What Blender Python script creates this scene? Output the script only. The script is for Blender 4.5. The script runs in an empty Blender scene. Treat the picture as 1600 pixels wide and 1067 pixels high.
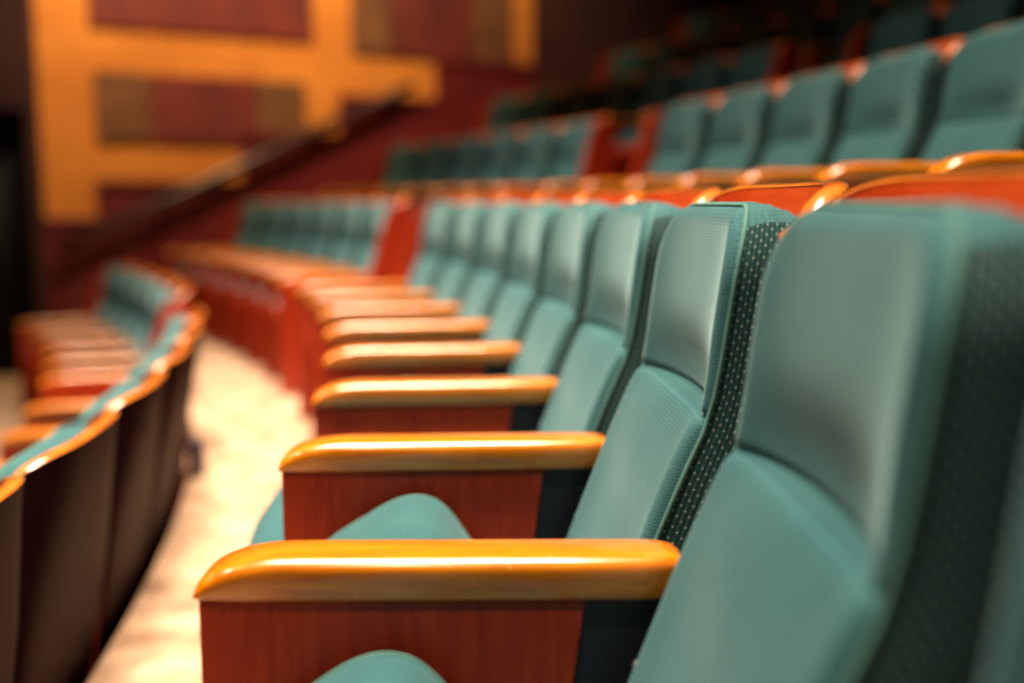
import bpy, math, random
from mathutils import Vector, Matrix

random.seed(7)
S = bpy.context.scene
COL = S.collection
R = math.radians

# ------------------------------------------------------------------ camera
CAM_H = 0.98                      # eye height above the floor of the middle row
cam_d = bpy.data.cameras.new('camera')
cam = bpy.data.objects.new('camera', cam_d)
COL.objects.link(cam)
cam.location = (0.0, 0.0, CAM_H)
PITCH_DOWN = R(7.31)
cam.rotation_euler = (R(90) - PITCH_DOWN, 0, 0)
cam_d.sensor_width = 36.0
cam_d.lens = 38.25
cam_d.clip_start = 0.02
cam_d.dof.use_dof = True
cam_d.dof.focus_distance = 1.36
cam_d.dof.aperture_fstop = 1.15
S.camera = cam

# ------------------------------------------------------------------ world, view
S.view_settings.view_transform = 'Standard'
S.view_settings.look = 'None'
S.view_settings.gamma = 1.0
S.view_settings.use_curve_mapping = False
S.view_settings.exposure = 0.0
w = bpy.data.worlds.new('hall_gloom')
S.world = w
w.use_nodes = True
w.node_tree.nodes['Background'].inputs[0].default_value = (0.60, 0.50, 0.62, 1)
w.node_tree.nodes['Background'].inputs[1].default_value = 0.012

# ------------------------------------------------------------------ lamps (in the ceiling of the hall)
def spot(name, loc, target, power, col, angle=70, blend=0.6, radius=0.12):
    l = bpy.data.lights.new(name, 'SPOT')
    l.energy = power; l.color = col; l.spot_size = R(angle); l.spot_blend = blend
    l.shadow_soft_size = radius
    o = bpy.data.objects.new(name, l); COL.objects.link(o)
    o.location = loc
    d = Vector(target) - Vector(loc)
    o.rotation_euler = d.to_track_quat('-Z', 'Y').to_euler()
    return o
WARM = (1.0, 0.80, 0.60)
def strip(loc, length, width, power, col, spread, rz=0.0):
    l = bpy.data.lights.new('ceiling_strip', 'AREA')
    l.shape = 'RECTANGLE'; l.size = length; l.size_y = width
    l.energy = power; l.color = col; l.spread = R(spread)
    o = bpy.data.objects.new('ceiling_strip', l); COL.objects.link(o)
    o.location = loc; o.rotation_euler = (0, 0, rz)
    return o
# strip lights in the ceiling over the walkway in front of the middle row
strip((-0.7, 1.35, 5.9), 2.4, 1.2, 135, WARM, 60, 0.03)
strip((-0.8, 3.55, 5.9), 2.4, 1.2, 170, WARM, 60, 0.17)
strip((-1.5, 5.90, 5.9), 2.4, 1.2, 140, WARM, 60, 0.33)
for (loc, tgt, pw, ang) in (
        # lamps towards the stage, shining back onto the seats
        ((-4.2, 0.6, 5.6), (0.25, 1.6, 0.8), 500, 44),
        ((-4.8, 3.6, 5.6), (0.9, 4.4, 1.0), 560, 56),
        # lamp nearer the viewer's end of the hall
        ((-0.6, -2.2, 5.6), (-0.1, 2.2, 0.5), 420, 44)):
    spot('ceiling_spot', loc, tgt, pw, WARM, ang, 0.8, 0.14)
# wall washers on the painted side wall
spot('wall_washer', (-2.3, 7.9, 4.9), (-2.9, 9.8, 1.9), 850, (1.0, 0.70, 0.36), 95, 0.9, 0.10)
spot('wall_washer', (0.0, 9.2, 5.2), (-0.6, 11.2, 2.6), 420, (1.0, 0.70, 0.36), 95, 0.9, 0.10)

# ------------------------------------------------------------------ materials
def mat(name, base, rough=0.5, **kw):
    m = bpy.data.materials.new(name)
    m.use_nodes = True
    b = m.node_tree.nodes['Principled BSDF']
    b.inputs['Base Color'].default_value = (*base, 1)
    b.inputs['Roughness'].default_value = rough
    for k, v in kw.items():
        b.inputs[k].default_value = v
    return m

def N(m, t, **kw):
    n = m.node_tree.nodes.new(t)
    for k, v in kw.items():
        setattr(n, k, v)
    return n

def L(m, a, b):
    m.node_tree.links.new(a, b)

def bsdf(m):
    return m.node_tree.nodes['Principled BSDF']

def wood(name, dark, light, rough=0.3, stretch=(3, 40, 40), coat=0.4, spec=0.5, scratch=0.0, coord='Object'):
    m = mat(name, light, rough)
    b = bsdf(m)
    b.inputs['Coat Weight'].default_value = coat
    b.inputs['Coat Roughness'].default_value = 0.16
    b.inputs['Specular IOR Level'].default_value = spec
    tc = N(m, 'ShaderNodeTexCoord'); mp = N(m, 'ShaderNodeMapping')
    L(m, tc.outputs[coord], mp.inputs[0])
    mp.inputs['Scale'].default_value = stretch
    nz = N(m, 'ShaderNodeTexNoise'); nz.inputs['Scale'].default_value = 2.2
    nz.inputs['Detail'].default_value = 6; nz.inputs['Roughness'].default_value = 0.65
    nz.inputs['Distortion'].default_value = 0.6
    L(m, mp.outputs[0], nz.inputs['Vector'])
    cr = N(m, 'ShaderNodeValToRGB')
    cr.color_ramp.elements[0].position = 0.32; cr.color_ramp.elements[0].color = (*dark, 1)
    cr.color_ramp.elements[1].position = 0.68; cr.color_ramp.elements[1].color = (*light, 1)
    L(m, nz.outputs['Fac'], cr.inputs[0])
    out = cr.outputs[0]
    if scratch > 0:
        sc = N(m, 'ShaderNodeTexNoise'); sc.inputs['Scale'].default_value = 95; sc.inputs['Detail'].default_value = 3
        L(m, tc.outputs[coord], sc.inputs['Vector'])
        r2 = N(m, 'ShaderNodeValToRGB')
        r2.color_ramp.elements[0].position = 0.66; r2.color_ramp.elements[1].position = 0.72
        L(m, sc.outputs['Fac'], r2.inputs[0])
        ml = N(m, 'ShaderNodeMath', operation='MULTIPLY'); ml.inputs[1].default_value = scratch
        L(m, r2.outputs[0], ml.inputs[0])
        mx = N(m, 'ShaderNodeMix', data_type='RGBA')
        L(m, ml.outputs[0], mx.inputs[0]); L(m, out, mx.inputs[6])
        mx.inputs[7].default_value = (0.85, 0.45, 0.16, 1)
        out = mx.outputs[2]
    L(m, out, b.inputs['Base Color'])
    bp = N(m, 'ShaderNodeBump'); bp.inputs['Strength'].default_value = 0.05; bp.inputs['Distance'].default_value = 0.002
    L(m, nz.outputs['Fac'], bp.inputs['Height']); L(m, bp.outputs[0], b.inputs['Normal'])
    return m

def frac_cell(m, src, scale):
    a = N(m, 'ShaderNodeMath', operation='MULTIPLY'); a.inputs[1].default_value = scale
    L(m, src, a.inputs[0])
    return a.outputs[0]

def math2(m, op, a, b=None):
    n = N(m, 'ShaderNodeMath', operation=op)
    if hasattr(a, 'node'): L(m, a, n.inputs[0])
    else: n.inputs[0].default_value = a
    if b is not None:
        if hasattr(b, 'node'): L(m, b, n.inputs[1])
        else: n.inputs[1].default_value = b
    return n.outputs[0]

def fabric_front(name, base, light, ax='Z'):
    """plain teal cloth with a fine woven rib running across the chair"""
    m = mat(name, base, 0.85)
    b = bsdf(m)
    b.inputs['Sheen Weight'].default_value = 0.26
    b.inputs['Sheen Roughness'].default_value = 0.35
    b.inputs['Sheen Tint'].default_value = (0.60, 0.90, 0.92, 1)
    b.inputs['Specular IOR Level'].default_value = 0.15
    tc = N(m, 'ShaderNodeTexCoord'); sp = N(m, 'ShaderNodeSeparateXYZ'); L(m, tc.outputs['Object'], sp.inputs[0])
    zz = math2(m, 'SINE', math2(m, 'MULTIPLY', sp.outputs[ax], 2 * math.pi / 0.0042))
    yy = math2(m, 'SINE', math2(m, 'MULTIPLY', sp.outputs['Y'], 2 * math.pi / 0.0060))
    pr = math2(m, 'MULTIPLY', zz, yy)
    sm = math2(m, 'ADD', math2(m, 'MULTIPLY', zz, 0.35), math2(m, 'MULTIPLY', pr, 0.55))
    h = math2(m, 'ADD', math2(m, 'MULTIPLY', sm, 0.5), 0.5)
    nz = N(m, 'ShaderNodeTexNoise'); nz.inputs['Scale'].default_value = 420; nz.inputs['Detail'].default_value = 2
    L(m, tc.outputs['Object'], nz.inputs['Vector'])
    big = N(m, 'ShaderNodeTexNoise'); big.inputs['Scale'].default_value = 9; big.inputs['Detail'].default_value = 4
    L(m, tc.outputs['Object'], big.inputs['Vector'])
    f = math2(m, 'ADD', math2(m, 'MULTIPLY', h, 0.5), math2(m, 'MULTIPLY', nz.outputs['Fac'], 0.5))
    f = math2(m, 'ADD', math2(m, 'MULTIPLY', f, 0.75), math2(m, 'MULTIPLY', big.outputs['Fac'], 0.25))
    cr = N(m, 'ShaderNodeValToRGB')
    cr.color_ramp.elements[0].position = 0.25; cr.color_ramp.elements[0].color = (*base, 1)
    cr.color_ramp.elements[1].position = 0.75; cr.color_ramp.elements[1].color = (*light, 1)
    L(m, f, cr.inputs[0]); L(m, cr.outputs[0], b.inputs['Base Color'])
    bp = N(m, 'ShaderNodeBump'); bp.inputs['Strength'].default_value = 0.22; bp.inputs['Distance'].default_value = 0.0012
    L(m, f, bp.inputs['Height']); L(m, bp.outputs[0], b.inputs['Normal'])
    return m

def fabric_side(name, base, light, dot):
    """darker ribbed cloth with small pale stitches in staggered rows"""
    m = mat(name, base, 0.9)
    b = bsdf(m)
    b.inputs['Sheen Weight'].default_value = 0.05
    b.inputs['Specular IOR Level'].default_value = 0.1
    tc = N(m, 'ShaderNodeTexCoord')
    uv = N(m, 'ShaderNodeSeparateXYZ'); L(m, tc.outputs['UV'], uv.inputs[0])
    u = math2(m, 'MULTIPLY', uv.outputs['X'], 1 / 0.0062)     # across the ribs
    v = math2(m, 'MULTIPLY', uv.outputs['Y'], 1 / 0.0125)     # along the ribs
    ci = math2(m, 'FLOOR', u)
    fu = math2(m, 'SUBTRACT', math2(m, 'FRACT', u), 0.5)
    odd = math2(m, 'MULTIPLY', math2(m, 'MODULO', math2(m, 'ADD', ci, 100.0), 2.0), 0.5)
    fv = math2(m, 'SUBTRACT', math2(m, 'FRACT', math2(m, 'ADD', v, odd)), 0.5)
    # rib height
    rib = math2(m, 'SUBTRACT', 1.0, math2(m, 'MULTIPLY', math2(m, 'ABSOLUTE', fu), 2.0))
    # dot mask
    dx = math2(m, 'MULTIPLY', fu, 0.0062); dy = math2(m, 'MULTIPLY', fv, 0.0125)
    dd = math2(m, 'SQRT', math2(m, 'ADD', math2(m, 'MULTIPLY', dx, dx), math2(m, 'MULTIPLY', dy, dy)))
    dm = math2(m, 'LESS_THAN', dd, 0.00085)
    nz = N(m, 'ShaderNodeTexNoise'); nz.inputs['Scale'].default_value = 700
    L(m, tc.outputs['Object'], nz.inputs['Vector'])
    f = math2(m, 'ADD', math2(m, 'MULTIPLY', rib, 0.6), math2(m, 'MULTIPLY', nz.outputs['Fac'], 0.4))
    cr = N(m, 'ShaderNodeValToRGB')
    cr.color_ramp.elements[0].position = 0.2; cr.color_ramp.elements[0].color = (*base, 1)
    cr.color_ramp.elements[1].position = 0.8; cr.color_ramp.elements[1].color = (*light, 1)
    L(m, f, cr.inputs[0])
    mx = N(m, 'ShaderNodeMix', data_type='RGBA')
    L(m, dm, mx.inputs[0]); L(m, cr.outputs[0], mx.inputs[6]); mx.inputs[7].default_value = (*dot, 1)
    L(m, mx.outputs[2], b.inputs['Base Color'])
    bp = N(m, 'ShaderNodeBump'); bp.inputs['Strength'].default_value = 0.6; bp.inputs['Distance'].default_value = 0.0015
    L(m, f, bp.inputs['Height']); L(m, bp.outputs[0], b.inputs['Normal'])
    return m

def mottled(name, a, c, scale, rough=0.9, bump=0.3, dist=0.01, detail=5):
    m = mat(name, a, rough)
    b = bsdf(m)
    tc = N(m, 'ShaderNodeTexCoord')
    nz = N(m, 'ShaderNodeTexNoise'); nz.inputs['Scale'].default_value = scale; nz.inputs['Detail'].default_value = detail
    L(m, tc.outputs['Object'], nz.inputs['Vector'])
    cr = N(m, 'ShaderNodeValToRGB')
    cr.color_ramp.elements[0].position = 0.35; cr.color_ramp.elements[0].color = (*a, 1)
    cr.color_ramp.elements[1].position = 0.65; cr.color_ramp.elements[1].color = (*c, 1)
    L(m, nz.outputs['Fac'], cr.inputs[0]); L(m, cr.outputs[0], b.inputs['Base Color'])
    bp = N(m, 'ShaderNodeBump'); bp.inputs['Strength'].default_value = bump; bp.inputs['Distance'].default_value = dist
    L(m, nz.outputs['Fac'], bp.inputs['Height']); L(m, bp.outputs[0], b.inputs['Normal'])
    return m

M = {}
M['arm'] = wood('honey_wood', (0.46, 0.10, 0.002), (0.75, 0.245, 0.004), 0.24, (3, 45, 45), 1.0, 0.5, 0.4)
bsdf(M['arm']).inputs['Coat Roughness'].default_value = 0.17
M['panel'] = wood('red_veneer', (0.32, 0.018, 0.003), (0.48, 0.042, 0.006), 0.45, (30, 30, 3), 0.1, 0.3)
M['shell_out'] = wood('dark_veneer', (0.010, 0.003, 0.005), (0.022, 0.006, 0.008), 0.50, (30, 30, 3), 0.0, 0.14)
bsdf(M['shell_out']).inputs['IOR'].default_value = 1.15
M['shell_in'] = wood('orange_veneer', (0.42, 0.034, 0.004), (0.60, 0.066, 0.007), 0.36, (20, 3, 20), 0.3)
M['rim'] = wood('rim_wood', (0.44, 0.095, 0.008), (0.62, 0.19, 0.020), 0.25, (12, 12, 12), 1.0)
bsdf(M['rim']).inputs['Coat Roughness'].default_value = 0.06
M['fabric'] = fabric_front('teal_cloth', (0.006, 0.041, 0.051), (0.048, 0.148, 0.162))
M['seatcloth'] = fabric_front('teal_seat_cloth', (0.006, 0.041, 0.051), (0.048, 0.148, 0.162), 'X')
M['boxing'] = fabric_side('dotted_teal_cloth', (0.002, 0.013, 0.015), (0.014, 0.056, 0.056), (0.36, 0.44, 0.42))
M['piping'] = mat('piping_cloth', (0.05, 0.16, 0.14), 0.8)
M['metal'] = mat('black_metal', (0.010, 0.010, 0.022), 0.5)
M['bolt'] = mat('bolt_metal', (0.45, 0.35, 0.4), 0.3, Metallic=0.8)
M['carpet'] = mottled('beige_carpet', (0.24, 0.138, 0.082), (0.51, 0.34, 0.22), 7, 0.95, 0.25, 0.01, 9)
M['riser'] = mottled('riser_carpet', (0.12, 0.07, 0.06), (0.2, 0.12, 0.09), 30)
M['paint'] = mottled('ochre_paint', (0.58, 0.19, 0.022), (0.70, 0.25, 0.034), 2, 0.75, 0.05)
M['wallred'] = mottled('oxblood_panel', (0.11, 0.012, 0.012), (0.17, 0.020, 0.016), 3, 0.7, 0.1)
M['wallbrown'] = mottled('umber_panel', (0.12, 0.045, 0.016), (0.20, 0.08, 0.03), 5, 0.75, 0.1)
M['wains'] = wood('oxblood_wainscot', (0.11, 0.009, 0.015), (0.17, 0.016, 0.022), 0.45, (20, 20, 3), 0.2)
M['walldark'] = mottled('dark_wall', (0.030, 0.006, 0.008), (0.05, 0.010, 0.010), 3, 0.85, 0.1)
M['curtain'] = mat('black_curtain', (0.006, 0.006, 0.014), 0.95)
M['rail'] = mat('dark_rail', (0.018, 0.010, 0.014), 0.3)
M['ceil'] = mat('ceiling_paint', (0.05, 0.035, 0.03), 0.9)

# ------------------------------------------------------------------ mesh helpers
def obj(name, verts, faces, material, parent=None, smooth=True, uvs=None, slots=None, sharp=None):
    used_v = sorted({i for f in faces for i in f})
    if len(used_v) < len(verts):                       # keep only the vertices the faces use
        new = {o_: n_ for n_, o_ in enumerate(used_v)}
        verts = [verts[i] for i in used_v]; faces = [tuple(new[i] for i in f) for f in faces]
        if uvs: uvs = [uvs[i] for i in used_v]
    me = bpy.data.meshes.new(name)
    me.from_pydata([tuple(v) for v in verts], [], faces)
    mats = material if isinstance(material, (list, tuple)) else [material]
    for k in mats:
        me.materials.append(k)
    if slots:
        for p, s in zip(me.polygons, slots):
            p.material_index = s
    if uvs:
        ul = me.uv_layers.new(name='UVMap')
        for lp in me.loops:
            ul.data[lp.index].uv = uvs[lp.vertex_index]
    if smooth:
        for p in me.polygons:
            p.use_smooth = True
    me.update()
    if smooth and sharp:
        me.set_sharp_from_angle(angle=R(sharp))
    o = bpy.data.objects.new(name, me)
    COL.objects.link(o)
    if parent:
        o.parent = parent
    return o

def grid_faces(nu, nv, off=0, flip=False, closed_u=False):
    """vertices indexed off + iv*nu + iu"""
    fs = []
    for j in range(nv - 1):
        for i in range(nu if closed_u else nu - 1):
            a = off + j * nu + i; b = off + j * nu + (i + 1) % nu
            c = off + (j + 1) * nu + (i + 1) % nu; d = off + (j + 1) * nu + i
            fs.append((a, d, c, b) if flip else (a, b, c, d))
    return fs

def prism(profile, y0, y1, axis='y', bevel=0.0):
    """extrude an (x, z) polygon along y, with chamfered ends"""
    n = len(profile)
    cx = sum(p[0] for p in profile) / n; cz = sum(p[1] for p in profile) / n
    def shrink(b):
        out = []
        for x, z in profile:
            dx, dz = cx - x, cz - z
            l = math.hypot(dx, dz) or 1
            out.append((x + dx / l * b, z + dz / l * b))
        return out
    rings = [(y0, shrink(bevel)), (y0 + bevel, profile), (y1 - bevel, profile), (y1, shrink(bevel))] if bevel > 0 else [(y0, profile), (y1, profile)]
    vs = []
    for y, pr in rings:
        vs += [(x, y, z) for x, z in pr]
    fs = []
    for k in range(len(rings) - 1):
        for i in range(n):
            a = k * n + i; b = k * n + (i + 1) % n
            fs.append((a, b, b + n, a + n))
    fs.append(tuple(range(n))[::-1] if False else tuple(range(n - 1, -1, -1)))
    fs.append(tuple((len(rings) - 1) * n + i for i in range(n)))
    return vs, fs

def tube(pts, r, seg=6, closed=False):
    vs, fs = [], []
    n = len(pts)
    P = [Vector(p) for p in pts]
    up = Vector((0.31, 0.17, 0.93)).normalized()
    for i in range(n):
        a = P[(i - 1) % n] if closed or i > 0 else P[i]
        b = P[(i + 1) % n] if closed or i < n - 1 else P[i]
        t = (b - a).normalized()
        s = t.cross(up)
        if s.length < 1e-3: s = t.cross(Vector((1, 0, 0)))
        s.normalize(); u = s.cross(t)
        for k in range(seg):
            an = 2 * math.pi * k / seg
            vs.append(P[i] + s * (math.cos(an) * r) + u * (math.sin(an) * r))
    for i in range(n if closed else n - 1):
        for k in range(seg):
            a = i * seg + k; b = i * seg + (k + 1) % seg
            c = ((i + 1) % n) * seg + (k + 1) % seg; d = ((i + 1) % n) * seg + k
            fs.append((a, b, c, d))
    if not closed:
        fs.append(tuple(range(seg - 1, -1, -1)))
        fs.append(tuple((n - 1) * seg + k for k in range(seg)))
    return vs, fs

def empty(name, loc, rz=0.0):
    o = bpy.data.objects.new(name, None)
    COL.objects.link(o)
    o.location = loc; o.rotation_euler = (0, 0, rz)
    o.empty_display_size = 0.2
    return o

def struct(o):
    o['kind'] = 'structure'
    return o

# ------------------------------------------------------------------ layout of the hall
CX, CY = -14.33, 0.68             # centre of the curved rows
R0 = 14.0                         # radius of the armrest fronts of the middle row
PITCH, RISE = 1.17, 0.46
DTH = 0.039
TH_A1 = 0.0321 + DTH * 7                 # last armrest before the aisle
TH_B0 = 0.353                     # first armrest beyond the aisle
N_FAR = 6
TH_B1 = TH_B0 + N_FAR * DTH
def r_row(k): return R0 + PITCH * k + (0.035 if k < 0 else 0)
def dth(k): return DTH * R0 / r_row(k)            # every seat has the same width
def th_arm(k, n): return TH_A1 - (7 - n) * dth(k) - (0.011 if k < 0 else 0)
def polar(r, th, z=0.0):
    return Vector((CX + r * math.cos(th), CY + r * math.sin(th), z))

# ------------------------------------------------------------------ floors, risers
EDGE = -0.465                     # front edge of a row's floor, from the armrest fronts
def sector(name, r0, r1, t0, t1, ztop, zbot, m_top, m_side, n=60, parent=None):
    vs, fs, sl = [], [], []
    for i in range(n + 1):
        t = t0 + (t1 - t0) * i / n
        for r, z in ((r0, ztop), (r1, ztop), (r0, zbot), (r1, zbot)):
            vs.append(polar(r, t, z))
    for i in range(n):
        a = i * 4; b = a + 4
        fs.append((a, a + 1, b + 1, b)); sl.append(0)
        fs.append((a + 2, a, b, b + 2)); sl.append(1)
        fs.append((a + 1, a + 3, b + 3, b + 1)); sl.append(1)
        fs.append((a + 2, b + 2, b + 3, a + 3)); sl.append(1)
    fs.append((0, 2, 3, 1)); sl.append(1)
    e = n * 4
    fs.append((e, e + 1, e + 3, e + 2)); sl.append(1)
    return obj(name, vs, fs, [m_top, m_side], parent, smooth=False, slots=sl)

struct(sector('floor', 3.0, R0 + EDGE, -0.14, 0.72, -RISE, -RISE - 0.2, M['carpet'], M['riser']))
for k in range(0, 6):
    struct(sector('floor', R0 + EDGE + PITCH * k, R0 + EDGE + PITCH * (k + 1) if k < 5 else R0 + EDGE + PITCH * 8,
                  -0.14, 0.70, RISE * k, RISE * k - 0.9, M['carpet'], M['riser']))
# half-height steps in the two aisles
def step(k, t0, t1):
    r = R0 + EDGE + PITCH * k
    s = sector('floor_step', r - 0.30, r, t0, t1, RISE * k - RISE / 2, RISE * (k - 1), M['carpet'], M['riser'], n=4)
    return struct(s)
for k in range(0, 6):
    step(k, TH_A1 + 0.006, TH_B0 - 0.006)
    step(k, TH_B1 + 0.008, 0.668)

# ------------------------------------------------------------------ the theatre seat
# local frame: x backwards from the armrest front, y along the row, z up from the floor
W = 0.212                                       # half width of the backrest's front panel
Z0, ZT, RC = 0.36, 0.975, 0.085
def base_x(z):
    pts = ((0.30, 0.395), (0.36, 0.415), (0.51, 0.470), (0.62, 0.512), (0.70, 0.545), (0.735, 0.562), (0.80, 0.573), (0.87, 0.583), (0.92, 0.590), (1.0, 0.602))
    for (za, xa), (zb, xb) in zip(pts, pts[1:]):
        if z <= zb:
            return xa + (xb - xa) * (z - za) / (zb - za)
    return pts[-1][1]
def half_w(z):
    zc = ZT - RC
    if z <= zc: return W
    t = min(1.0, (z - zc) / RC)
    return W - RC * 0.95 + RC * 0.95 * math.sqrt(max(0.0, 1 - t * t))
def front_x(y, z):
    q = min(1.0, abs(y) / W)
    x = base_x(z)
    x -= 0.016 * q ** 4
    if z > 0.735:
        x += 0.026 * math.exp(-((z - 0.750) / 0.055) ** 2) * (1 - q * q)
        x += 0.006 * (1 - q * q)
    else:
        x -= 0.012 * math.exp(-((z - 0.66) / 0.07) ** 2) * (1 - q * q)
    x += 0.007 * math.exp(-((z - 0.735) / 0.0045) ** 2)
    hw = half_w(z)
    e = min(hw - abs(y), ZT - z)
    f = 0.022
    if e < f:
        e = max(e, 0.0)
        x += f - math.sqrt(f * f - (f - e) ** 2)
    return x

def build_backrest(parent):
    zs = [0.36 + 0.03 * i for i in range(12)] + [0.70, 0.712, 0.722, 0.729, 0.733, 0.737, 0.741, 0.748, 0.758, 0.772, 0.79, 0.815, 0.84, 0.865, 0.885,
          0.90, 0.915, 0.928, 0.94, 0.95, 0.958, 0.965, 0.970, 0.9735, 0.975]
    us = [-1, -0.985, -0.965, -0.94, -0.91, -0.87, -0.8, -0.7, -0.55, -0.38, -0.2, 0]
    us = us + [-u for u in us[-2::-1]]
    vs = []
    for z in zs:
        hw = half_w(z)
        for u in us:
            vs.append((front_x(u * hw, z), u * hw, z))
    back = obj('backrest', vs, grid_faces(len(us), len(zs), flip=True), M['fabric'], parent)
    # outline up one side, over the top and down the other
    out = []
    for z in [0.36 + 0.04 * i for i in range(14)]:
        if z < ZT - RC: out.append((-W, z))
    for i in range(13):
        a = math.pi / 2 * i / 12
        out.append((-(W - RC * 0.95) - RC * 0.95 * math.cos(a), ZT - RC + RC * math.sin(a)))
    out2 = [(-y, z) for y, z in reversed(out)]
    for k in (-0.5, 0, 0.5):
        out.append((k * (W - RC), ZT))
    out += out2
    # ribbed boxing running back from the outline
    prof = [(0.0, 0.0), (0.012, 0.006), (0.03, 0.014), (0.055, 0.022), (0.085, 0.027), (0.105, 0.020)]
    n = len(out)
    nor = []
    for i in range(n):
        a = Vector(out[max(0, i - 1)]); b = Vector(out[min(n - 1, i + 1)])
        t = (b - a).normalized()
        nor.append(Vector((-t.y, t.x)))
    bv, uv = [], []
    dist = 0.0
    for i, (y, z) in enumerate(out):
        if i: dist += (Vector(out[i]) - Vector(out[i - 1])).length
        zc = min(z, ZT)
        q = min(1, abs(y) / W)
        xe = base_x(zc) - 0.016 * q ** 4 + (0.006 * (1 - q * q) if zc > 0.735 else 0) + 0.020
        cap = 0.066 + 0.4 * 0 + (0.0 if z < 0.9 else 0.0)
        xb = min(base_x(zc) + 0.125, shell_x(zc) - 0.036)
        for (dx, off) in prof:
            x = xe + (xb - xe) * dx / 0.105
            p = Vector((y, z)) + nor[i] * off
            lift = max(0.0, (z - 0.90) / 0.075)
            bv.append((x, p.x, min(p.y, ZT + 0.006) - 0.045 * lift * (dx / 0.105) ** 2))
            uv.append((dx * 1.0, dist))
    bf = grid_faces(len(prof), n)
    bx, tp = [[], []], []
    for q, fc in enumerate(bf):                 # plain cloth wraps over the top, ribbed cloth covers the sides
        i, j = divmod(q, len(prof) - 1)
        ang = math.degrees(math.atan2(abs(nor[i].y), abs(nor[i].x)))
        (tp if ang > 42 else bx[0 if i < n // 2 else 1]).append(fc)
    for side in bx:
        obj('side_boxing', bv, side, M['boxing'], back, uvs=uv)
    obj('top_wrap', bv, tp, M['fabric'], back)
    pp = []
    for i, (y, z) in enumerate(out):
        q = min(1, abs(y) / W)
        pp.append((base_x(z) - 0.016 * q ** 4 + (0.006 * (1 - q * q) if z > 0.735 else 0) + 0.019, y + nor[i].x * 0.001, z + nor[i].y * 0.001))
    tv, tf = tube(pp, 0.0032, 6)
    obj('piping', tv, tf, M['piping'], back)
    return back

def shell_x(z):                    # rear face of the moulded back shell
    return 0.736 - 0.180 * (1.0 - z)

SH_T = 0.026
RX, HY = 0.116, 0.270
def shell_cols():
    """plan of the shell, a flattened U: (share of the wrap, y, angle)"""
    cols = []
    for i in range(37):
        a = -math.pi / 2 + math.pi * i / 36
        e = 2 / 3.1
        cols.append((-(1 - abs(math.cos(a)) ** e), math.copysign(HY * abs(math.sin(a)) ** e, a), abs(a)))
    return cols
def wrap(z):                       # how far the wings come forward at height z
    pts = ((0.0, 0.08), (0.5, 0.12), (0.7, 0.22), (0.8, 0.36), (0.88, 0.58), (0.93, 0.80), (1.0, 1.0), (1.2, 1.0))
    for (za, fa), (zb, fb) in zip(pts, pts[1:]):
        if z <= zb: return RX * (fa + (fb - fa) * (z - za) / (zb - za))
def shell_top(a):
    s = a / (math.pi / 2)
    return 1.004 - 0.040 * max(0, (s - 0.30) / 0.70) ** 2 - 0.018 * max(0, (s - 0.8) / 0.2) ** 2

def build_shell(parent):
    cols = shell_cols(); n = len(cols)
    rows = [0.30, 0.34, 0.42, 0.55, 0.70, 0.82, 0.90]
    fr = [0.0, 0.10, 0.25, 0.45, 0.65, 0.82, 0.93, 1.0]
    def inner_dir(i):
        a = cols[max(0, i - 1)]; b = cols[min(n - 1, i + 1)]
        t = Vector(((b[0] - a[0]) * RX * 0.8, b[1] - a[1])).normalized()
        v = Vector((-t.y, t.x))          # points forward (-x) on the flat
        return v
    vo, vi = [], []
    for f in fr:
        for i, (dx, y, a) in enumerate(cols):
            z = 0.30 + (shell_top(a) - 0.004 - 0.30) * f
            x = shell_x(z) + dx * wrap(z)
            vo.append((x, y, z))
            d = inner_dir(i)
            vi.append((x + d.x * SH_T, y + d.y * SH_T, z))
    nv = len(vo)
    fs = grid_faces(n, len(fr)); sl = [0] * len(fs)
    f2 = grid_faces(n, len(fr), off=nv, flip=True); fs += f2; sl += [1] * len(f2)
    for i in range(n - 1):                           # bottom edge
        fs.append((i, i + nv, i + 1 + nv, i + 1)); sl.append(0)
    for i in (0, n - 1):                             # wing fronts
        for j in range(len(fr) - 1):
            q = (j * n + i, (j + 1) * n + i, nv + (j + 1) * n + i, nv + j * n + i)
            fs.append(q if i == 0 else q[::-1]); sl.append(0)
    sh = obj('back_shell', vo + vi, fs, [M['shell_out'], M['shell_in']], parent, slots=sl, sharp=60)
    # rounded edge of paler wood: over the top and down both wing fronts
    path = []
    zz = []
    d0, d1 = inner_dir(0), inner_dir(n - 1)
    ta, tb = shell_top(cols[0][2]), shell_top(cols[-1][2])
    def pair(i, z):
        dx, y, a = cols[i]; d = inner_dir(i); x = shell_x(z) + dx * wrap(z)
        return Vector((x, y, z)), Vector((x + d.x * SH_T, y + d.y * SH_T, z))
    for z in zz + [ta - 0.016]: path.append((*pair(0, z), Vector((-1, 0, 0.05))))
    for i in range(n):
        a = cols[i][2]; s = a / (math.pi / 2)
        up = Vector((-max(0, (s - 0.3)) * 1.2, 0, 1.0)).normalized()
        path.append((*pair(i, shell_top(a) - 0.004), up))
    for z in [tb - 0.016] + zz[::-1]: path.append((*pair(n - 1, z), Vector((-1, 0, 0.05))))
    vs = []
    K = 7
    for o_, i_, up in path:
        c = (o_ + i_) / 2; h = (i_ - o_) / 2 * 1.06
        for k in range(K):
            an = math.pi * k / (K - 1)
            vs.append(c - h * math.cos(an) + up * (0.005 * math.sin(an)))
    obj('shell_rim', vs, grid_faces(K, len(path)), M['rim'], sh)
    return sh

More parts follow.
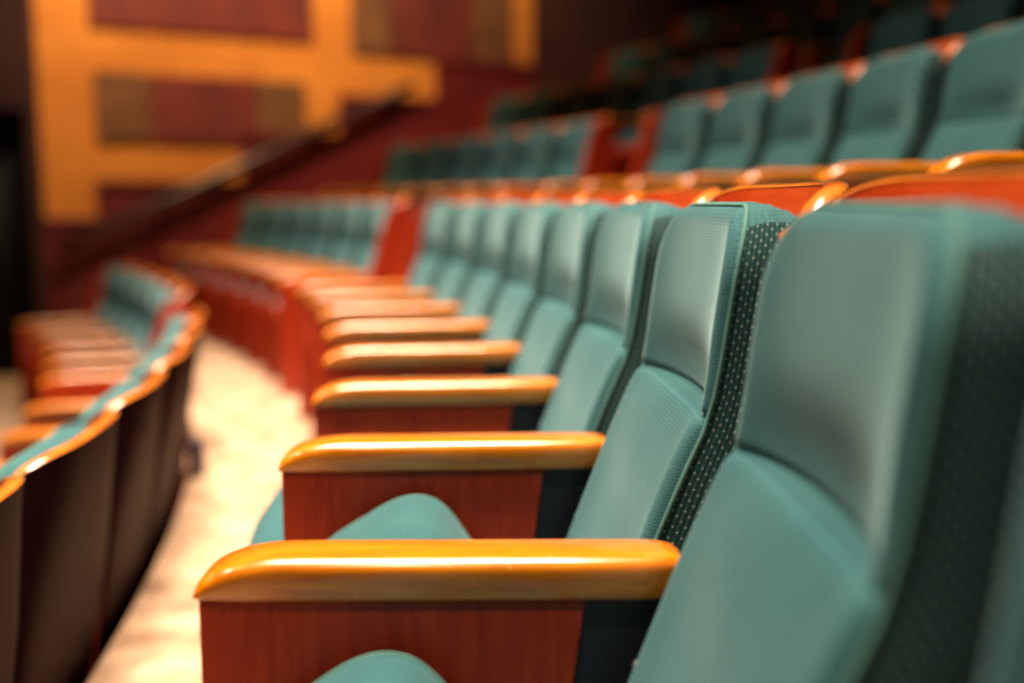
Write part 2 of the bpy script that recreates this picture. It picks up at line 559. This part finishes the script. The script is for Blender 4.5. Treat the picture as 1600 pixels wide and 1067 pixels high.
def build_arm(parent, y):
    xs = [0.0, 0.003, 0.008, 0.016, 0.027, 0.04, 0.055, 0.072, 0.09, 0.11, 0.16, 0.28, 0.40, 0.47, 0.495, 0.508, 0.514]
    zb = 0.567
    rings = []
    for x in xs:
        t = min(1.0, x / 0.105)
        h = 0.005 + 0.0385 * math.sqrt(max(0.0, 1 - (1 - t) ** 2.2))
        hw = 0.0415 - 0.006 * (1 - min(1, x / 0.05)) ** 2
        if x > 0.47: hw -= 0.018 * ((x - 0.47) / 0.052) ** 2
        if x > 0.50: h -= 0.012 * ((x - 0.50) / 0.022) ** 2
        fl = min(0.013, h * 0.7)
        pts = [(-hw + 0.002, zb), (-hw, zb + 0.002), (-hw, zb + h - fl)]
        for k in range(1, 6):
            an = math.pi / 2 * k / 5
            pts.append((-hw + fl - fl * math.cos(an), zb + h - fl + fl * math.sin(an)))
        pts.append((0, zb + h + 0.0012))
        pts = pts + [(-p, q) for p, q in reversed(pts[:-1])]
        rings.append([(x, y + p, q) for p, q in pts])
    n = len(rings[0])
    vs = [p for r in rings for p in r]
    fs = grid_faces(n, len(rings), flip=False, closed_u=True)
    fs.append(tuple(range(n))[::1]); fs.append(tuple((len(rings) - 1) * n + i for i in range(n))[::-1])
    arm = obj('armrest', vs, fs, M['arm'], parent, sharp=50)
    pv, pf = prism([(0.006, 0.0), (0.34, 0.0), (0.412, 0.564), (0.004, 0.564)], y - 0.030, y + 0.030, bevel=0.003)
    obj('side_panel', pv, pf, M['panel'], parent, smooth=False)
    sv, sf = prism([(0.342, 0.0), (0.44, 0.0), (0.515, 0.562), (0.413, 0.562)], y - 0.014, y + 0.014, bevel=0.002)
    st = obj('stanchion', sv, sf, M['metal'], parent, smooth=False)
    bv, bf = tube([(0.468, y - 0.014, 0.485), (0.468, y - 0.019, 0.485)], 0.006, 8)
    obj('bolt', bv, bf, M['bolt'], st)

def build_seat(parent, down=False):
    if down:
        prof = [(-0.080, 0.365), (-0.074, 0.395), (-0.052, 0.416), (-0.01, 0.426), (0.12, 0.425), (0.30, 0.415), (0.38, 0.408), (0.405, 0.385), (0.405, 0.345),
                (0.36, 0.325), (0.20, 0.315), (0.02, 0.318), (-0.05, 0.335)]
    else:
        prof = [(0.045, 0.405), (0.062, 0.452), (0.095, 0.481), (0.133, 0.504), (0.167, 0.524), (0.197, 0.535), (0.223, 0.536), (0.248, 0.527), (0.270, 0.506),
                (0.290, 0.477), (0.315, 0.440), (0.350, 0.402), (0.385, 0.378), (0.395, 0.345), (0.35, 0.325), (0.20, 0.325), (0.09, 0.345), (0.042, 0.370)]
    # refine the profile (Catmull-Rom) and round the ends
    P = [Vector((p[0], p[1])) for p in prof]; n = len(P)
    fine = []
    for i in range(n):
        a, b, c, d = P[i - 1], P[i], P[(i + 1) % n], P[(i + 2) % n]
        for t in (0, 0.34, 0.67):
            fine.append(0.5 * ((2 * b) + (c - a) * t + (2 * a - 5 * b + 4 * c - d) * t * t + (3 * b - a - 3 * c + d) * t ** 3))
    cen = sum(fine, Vector((0, 0))) / len(fine)
    nf = len(fine)
    nor = []
    for i in range(nf):
        t = (fine[(i + 1) % nf] - fine[i - 1]).normalized()
        v = Vector((-t.y, t.x))
        if v.dot(cen - fine[i]) < 0 and abs(v.dot(cen - fine[i])) > 0.01: v = -v
        nor.append(v)
    H = 0.222
    stations = [(-H, 0.022), (-H + 0.003, 0.013), (-H + 0.009, 0.006), (-H + 0.018, 0.0018), (-H + 0.03, 0.0), (0, -0.008)]
    stations += [(-y, s) for y, s in reversed(stations[:-1])]
    vs = []
    for y, s in stations:
        for p, q in zip(fine, nor):
            vs.append((p.x + q.x * s, y, p.y + q.y * s))
    fs = grid_faces(nf, len(stations), closed_u=True, flip=True)
    fs.append(tuple(range(nf))); fs.append(tuple((len(stations) - 1) * nf + i for i in range(nf))[::-1])
    seat = obj('seat', vs, fs, M['seatcloth'], parent, sharp=70)
    for sg in (-1, 1):
        pts = [(p.x + q.x * 0.004, sg * (H - 0.011), p.y + q.y * 0.004) for p, q in zip(fine, nor)]
        tv, tf = tube(pts, 0.003, 5, closed=True)
        obj('piping', tv, tf, M['piping'], seat)
    # veneered pan under the cushion
    i0 = (len(prof) - 5) * 3 if not down else (len(prof) - 4) * 3
    idx = [(i0 + i) % nf for i in range(0, 14 if not down else 10)]
    if not down: idx = idx + [(idx[-1] + i) % nf for i in range(1, 4)]
    pv = []
    for s in (-0.003, -0.011):
        for i in idx:
            for y in (-H + 0.012, H - 0.012):
                pv.append((fine[i].x + nor[i].x * s, y, fine[i].y + nor[i].y * s))
    k = len(idx); pf = []
    for o_ in (0, 2 * k):
        for i in range(k - 1):
            q = (o_ + 2 * i, o_ + 2 * i + 1, o_ + 2 * i + 3, o_ + 2 * i + 2)
            pf.append(q if o_ else q[::-1])
    for i in range(k - 1):
        pf.append((2 * i, 2 * i + 2, 2 * k + 2 * i + 2, 2 * k + 2 * i)); pf.append((2 * i + 1, 2 * k + 2 * i + 1, 2 * k + 2 * i + 3, 2 * i + 3))
    pf.append((0, 2 * k, 2 * k + 1, 1)); pf.append((2 * k - 2, 2 * k - 1, 4 * k - 1, 4 * k - 2))
    obj('seat_pan', pv, pf, M['panel'], seat, smooth=False)
    return seat

def build_end_panel(parent, y):
    prof = [(0.006, 0.0), (0.60, 0.0), (0.645, 0.40), (0.695, 0.90), (0.690, 0.955), (0.66, 0.975), (0.60, 0.965), (0.565, 0.92), (0.52, 0.78), (0.47, 0.62), (0.44, 0.568), (0.006, 0.568)]
    v, f = prism(prof, y - 0.014, y + 0.014, bevel=0.003)
    obj('end_panel', v, f, M['panel'], parent, smooth=False)

def chair_template():
    t = empty('theatre_seat', (0, 0, -50))
    build_shell(t); build_backrest(t); build_seat(t)
    build_arm(t, R0 * DTH / 2)
    return t

def copy_tree(o, parent=None):
    c = o.copy(); COL.objects.link(c); c.parent = parent
    for ch in o.children:
        copy_tree(ch, c)
    return c

ORD = ['first', 'second', 'third', 'fourth', 'fifth', 'sixth', 'seventh', 'eighth', 'ninth', 'tenth']
ROW = {-1: 'in the low front row seen from behind', 0: 'in the middle row of sharp armrests', 1: 'one row up behind the middle row',
       2: 'two rows up behind the middle row', 3: 'three rows up behind the middle row', 4: 'in the dark topmost row'}
GROUP = {-1: 'seats of the front row', 0: 'seats of the middle row', 1: 'seats one row up', 2: 'seats two rows up', 3: 'seats three rows up', 4: 'seats of the topmost row'}
proto = chair_template()
used = [False]
def place(k, th_mid, label, first=False, last=False, down=False, near_arm=False):
    if used[0]:
        c = copy_tree(proto)
    else:
        c = proto; used[0] = True
    r = r_row(k)
    c.location = polar(r, th_mid, RISE * k)
    c.rotation_euler = (0, 0, th_mid)
    c['label'] = label; c['category'] = 'theatre seat'; c['group'] = GROUP[k]
    return c

protos = []
todo = []
SPECIAL = {0: 'largest teal theatre seat, nearest the viewer and beside the closest armrest', 1: 'teal theatre seat with sharp dotted side, next beyond the largest seat',
           2: 'teal theatre seat with its cushion folded down past the second armrest'}
for k, i0, i1 in ((-1, 2, 7), (0, -1, 7), (1, 1, 7), (2, 2, 7), (3, 3, 7), (4, 5, 7)):
    for n in range(i0, i1 + 1):
        # seat n sits between armrest n-1 and armrest n
        j = 7 - n
        todo.append((k, th_arm(k, n) - dth(k) / 2, SPECIAL[n] if k == 0 and n in SPECIAL else f'teal tip-up theatre seat, {ORD[j]} before the aisle, {ROW[k]}', False, n == 7, k == 0 and n == 2, n == i0))
    nf = int((TH_B1 - TH_B0) / dth(k) + 0.4)
    for n in range(nf):
        todo.append((k, TH_B0 + dth(k) * (n + 0.5), f'teal tip-up theatre seat, {ORD[n]} beyond the aisle, {ROW[k]}', n == 0, n == nf - 1, False, n == 0))
for (k, th, lab, first, last, down, near) in todo:
    c = place(k, th, lab)
    protos.append((c, k, first, last, down, near))
half = R0 * DTH / 2
for c, k, first, last, down, near in protos:
    if near:
        build_arm(c, -half)
    if first:
        build_end_panel(c, -half - 0.046)
    if last:
        build_end_panel(c, half + 0.046)
    if down:
        for ch in list(c.children):
            if ch.name.split('.')[0] == 'seat':
                for g in list(ch.children): bpy.data.objects.remove(g)
                bpy.data.objects.remove(ch)
        build_seat(c, True)
    if k == 0 and abs(c.location.y - 0.86) < 0.15:      # this seat hangs a little lower
        for ch in c.children:
            if ch.name.split('.')[0] == 'seat':
                ch.matrix_local = Matrix.Translation((0.39, 0, 0.35)) @ Matrix.Rotation(R(-4.5), 4, 'Y') @ Matrix.Translation((-0.39, 0, -0.35))

# ------------------------------------------------------------------ side wall beyond the rows
WO = Vector((-2.97, 9.6, 0.0))
WA = math.radians(29.0)
def wall_pt(u, z, d=0.0):          # d: distance proud of the wall
    return WO + Vector((math.cos(WA), math.sin(WA), 0)) * u + Vector((math.sin(WA), -math.cos(WA), 0)) * d + Vector((0, 0, z))
def wall_box(name, u0, u1, z0, z1, d0, d1, m, parent=None, bev=0.0):
    vs = []
    b = bev
    for (d, e) in ((d0, 0), (d1 - b, 0), (d1, b)) if b else ((d0, 0), (d1, 0)):
        vs += [wall_pt(u0 + e, z0 + e, d), wall_pt(u1 - e, z0 + e, d), wall_pt(u1 - e, z1 - e, d), wall_pt(u0 + e, z1 - e, d)]
    fs = [(3, 2, 1, 0)]
    nr = 3 if b else 2
    for k in range(nr - 1):
        for i in range(4):
            a = k * 4 + i; c = k * 4 + (i + 1) % 4
            fs.append((a, c, c + 4, a + 4))
    e = (nr - 1) * 4
    fs.append((e, e + 1, e + 2, e + 3))
    return obj(name, vs, fs, m, parent, smooth=False)

def wall_u(px, z):
    """position along the side wall of a point seen at column px (surveying aid)"""
    lo, hi = -8.0, 9.0
    p = PITCH_DOWN
    for _ in range(60):
        mid = (lo + hi) / 2
        v = wall_pt(mid, z) - Vector((0, 0, CAM_H))
        dep = v.y * math.cos(p) - v.z * math.sin(p)
        if v.x / dep * 1700 + 800 < px: lo = mid
        else: hi = mid
    return lo
def wall_z(u, py):
    lo, hi = -4.0, 8.0
    p = PITCH_DOWN
    for _ in range(60):
        mid = (lo + hi) / 2
        v = wall_pt(u, mid) - Vector((0, 0, CAM_H))
        dep = v.y * math.cos(p) - v.z * math.sin(p)
        up = v.z * math.cos(p) + v.y * math.sin(p)
        if 533.5 - up / dep * 1700 > py: lo = mid
        else: hi = mid
    return lo
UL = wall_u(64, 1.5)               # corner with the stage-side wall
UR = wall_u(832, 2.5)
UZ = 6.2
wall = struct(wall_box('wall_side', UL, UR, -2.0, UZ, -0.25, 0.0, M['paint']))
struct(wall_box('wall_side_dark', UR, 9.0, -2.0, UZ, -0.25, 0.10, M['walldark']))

def panel(px0, px1, py0, py1, mats_):
    zc = wall_z(wall_u((px0 + px1) / 2, 1.5), (max(py0, 0) + py1) / 2)
    u0, u1 = wall_u(px0, zc), wall_u(px1, zc)
    uc = (u0 + u1) / 2
    z0 = wall_z(uc, py1); z1 = wall_z(uc, py0)
    return u0, u1, z0, z1
def framed(u0, u1, z0, z1, strips):
    """a dark acoustic panel in a raised ochre frame, made of upright boards"""
    t = 0.0
    for (a, b, m) in strips:
        wall_box('wall_panel', u0 + (u1 - u0) * a + 0.004, u0 + (u1 - u0) * b - 0.004, z0, z1, 0.0, 0.035, m, wall, 0.006)
p1 = panel(137, 487, -120, 53, None)
framed(*p1, [(0, .25, M['wallred']), (.25, .5, M['wallred']), (.5, .75, M['wallred']), (.75, 1, M['wallred'])])
p2 = panel(148, 476, 120, 224, None)
framed(*p2, [(0, .25, M['wallbrown']), (.25, .5, M['wallred']), (.5, .75, M['wallred']), (.75, 1, M['wallbrown'])])
p3 = panel(548, 800, -120, 92, None)
framed(*p3, [(0, .22, M['wallbrown']), (.22, .48, M['wallred']), (.48, .74, M['wallred']), (.74, 1, M['wallbrown'])])

# stepped wainscot following the rake
wz = []
for (a, b, py) in ((62, 152, 340), (152, 378, 282), (378, 530, 208), (530, 680, 152), (680, 834, 96)):
    u0 = wall_u(a, 1.0); u1 = wall_u(b, 1.0 + (340 - py) / 180)
    wz.append([u0, u1, wall_z((u0 + u1) / 2, py)])
for i in range(len(wz) - 1): wz[i + 1][0] = wz[i][1]
for u0, u1, zt in wz:
    nb = max(2, round((u1 - u0) / 0.42))
    for j in range(nb):
        a = u0 + (u1 - u0) * j / nb; b = u0 + (u1 - u0) * (j + 1) / nb
        wall_box('wainscot_board', a + 0.003, b - 0.003, -2.0, zt - 0.06, 0.0, 0.05, M['wains'], wall, 0.006)
    wall_box('wainscot_cap', u0, u1, zt - 0.06, zt, 0.0, 0.075, M['wains'], wall, 0.008)

# ------------------------------------------------------------------ handrail on the wall
ra = (wall_u(85, 0.65), 392); rb = (wall_u(600, 1.9), 152)
za = wall_z(ra[0], ra[1]); zb_ = wall_z(rb[0], rb[1])
rail = empty('handrail', wall_pt(ra[0], za, 0.14))
def rp(t, d=0.14, dz=0):
    u = ra[0] + (rb[0] - ra[0]) * t
    return wall_pt(u, za + (zb_ - za) * t + dz, d) - rail.location
pts = [rp(t / 10) for t in range(0, 11)]
pts.append(rp(1.08)); 
v, f = tube(pts, 0.042, 10); obj('rail', v, f, M['rail'], rail)
for t in (0.06, 0.3, 0.55, 0.8, 1.0):
    v, f = tube([rp(t, 0.14, 0.0), rp(t, 0.14, -0.09), rp(t, 0.055, -0.13)], 0.016, 6)
    obj('bracket', v, f, M['rail'], rail)
rail['label'] = 'dark sloping handrail on the dark red wainscot of the side wall'; rail['category'] = 'handrail'

# ------------------------------------------------------------------ stage-side wall with a curtained doorway
c0 = wall_pt(UL, 0, 0.0)
dirx = Vector((-0.98, -0.20, 0)); nrm = Vector((-0.20, 0.98, 0))
def fw(t, z, d=0.0):
    return c0 + dirx * t - nrm * d + Vector((0, 0, z))
def fw_box(name, t0, t1, z0, z1, d0, d1, m, parent=None):
    vs = []
    for d in (d0, d1):
        vs += [fw(t0, z0, d), fw(t1, z0, d), fw(t1, z1, d), fw(t0, z1, d)]
    fs = [(0, 1, 2, 3), (7, 6, 5, 4), (0, 4, 5, 1), (1, 5, 6, 2), (2, 6, 7, 3), (3, 7, 4, 0)]
    return obj(name, vs, fs, m, parent, smooth=False)
ZD = 1.72
fwall = struct(fw_box('wall_front', 0.0, 4.5, ZD, UZ, -0.05, 0.25, M['walldark']))
fw_box('jamb', 0.0, 0.06, -0.6, ZD, -0.05, 0.25, M['walldark'], fwall)
fw_box('jamb', 1.8, 4.5, -0.6, ZD, -0.05, 0.25, M['walldark'], fwall)
vs = []; nfold = 60
for j, z in enumerate((-RISE + 0.01, ZD - 0.01)):
    for i in range(nfold + 1):
        t = 0.07 + 1.72 * i / nfold
        vs.append(fw(t, z, 0.06 + 0.04 * math.sin(i * 1.25)))
cur = obj('door_curtain', vs, grid_faces(nfold + 1, 2), M['curtain'])
sol = cur.modifiers.new('thickness', 'SOLIDIFY'); sol.thickness = 0.008
cur['label'] = 'black curtain hanging in the doorway at the corner of the side wall'; cur['category'] = 'curtain'

# ------------------------------------------------------------------ small box on the carpet beside the front row
fb = empty('floor_box', polar(R0 - 0.437, 0.236, 0.0), 0.236)
v, f = prism([(-0.025, 0.0), (0.025, 0.0), (0.022, 0.125), (-0.022, 0.125)], -0.05, 0.05, bevel=0.004)
obj('housing', v, f, mat('mauve_metal', (0.05, 0.04, 0.07), 0.9), fb, smooth=False)
v, f = prism([(0.0225, 0.03), (0.028, 0.03), (0.028, 0.10), (0.0225, 0.10)], -0.035, 0.035)
obj('cover_plate', v, f, M['metal'], fb, smooth=False)
fb['label'] = 'small mauve metal box on the carpet behind the front row'; fb['category'] = 'floor box'

# ------------------------------------------------------------------ ceiling and rear wall
vs = [(-16, -4, UZ), (14, -4, UZ), (14, 18, UZ), (-16, 18, UZ), (-16, -4, UZ + 0.2), (14, -4, UZ + 0.2), (14, 18, UZ + 0.2), (-16, 18, UZ + 0.2)]
struct(obj('ceiling', vs, [(0, 3, 2, 1), (4, 5, 6, 7), (0, 1, 5, 4), (1, 2, 6, 5), (2, 3, 7, 6), (3, 0, 4, 7)], M['ceil'], smooth=False))
struct(sector('wall_back', R0 + EDGE + PITCH * 8, R0 + EDGE + PITCH * 8 + 0.2, -0.14, 0.72, UZ, 0.0, M['walldark'], M['walldark']))
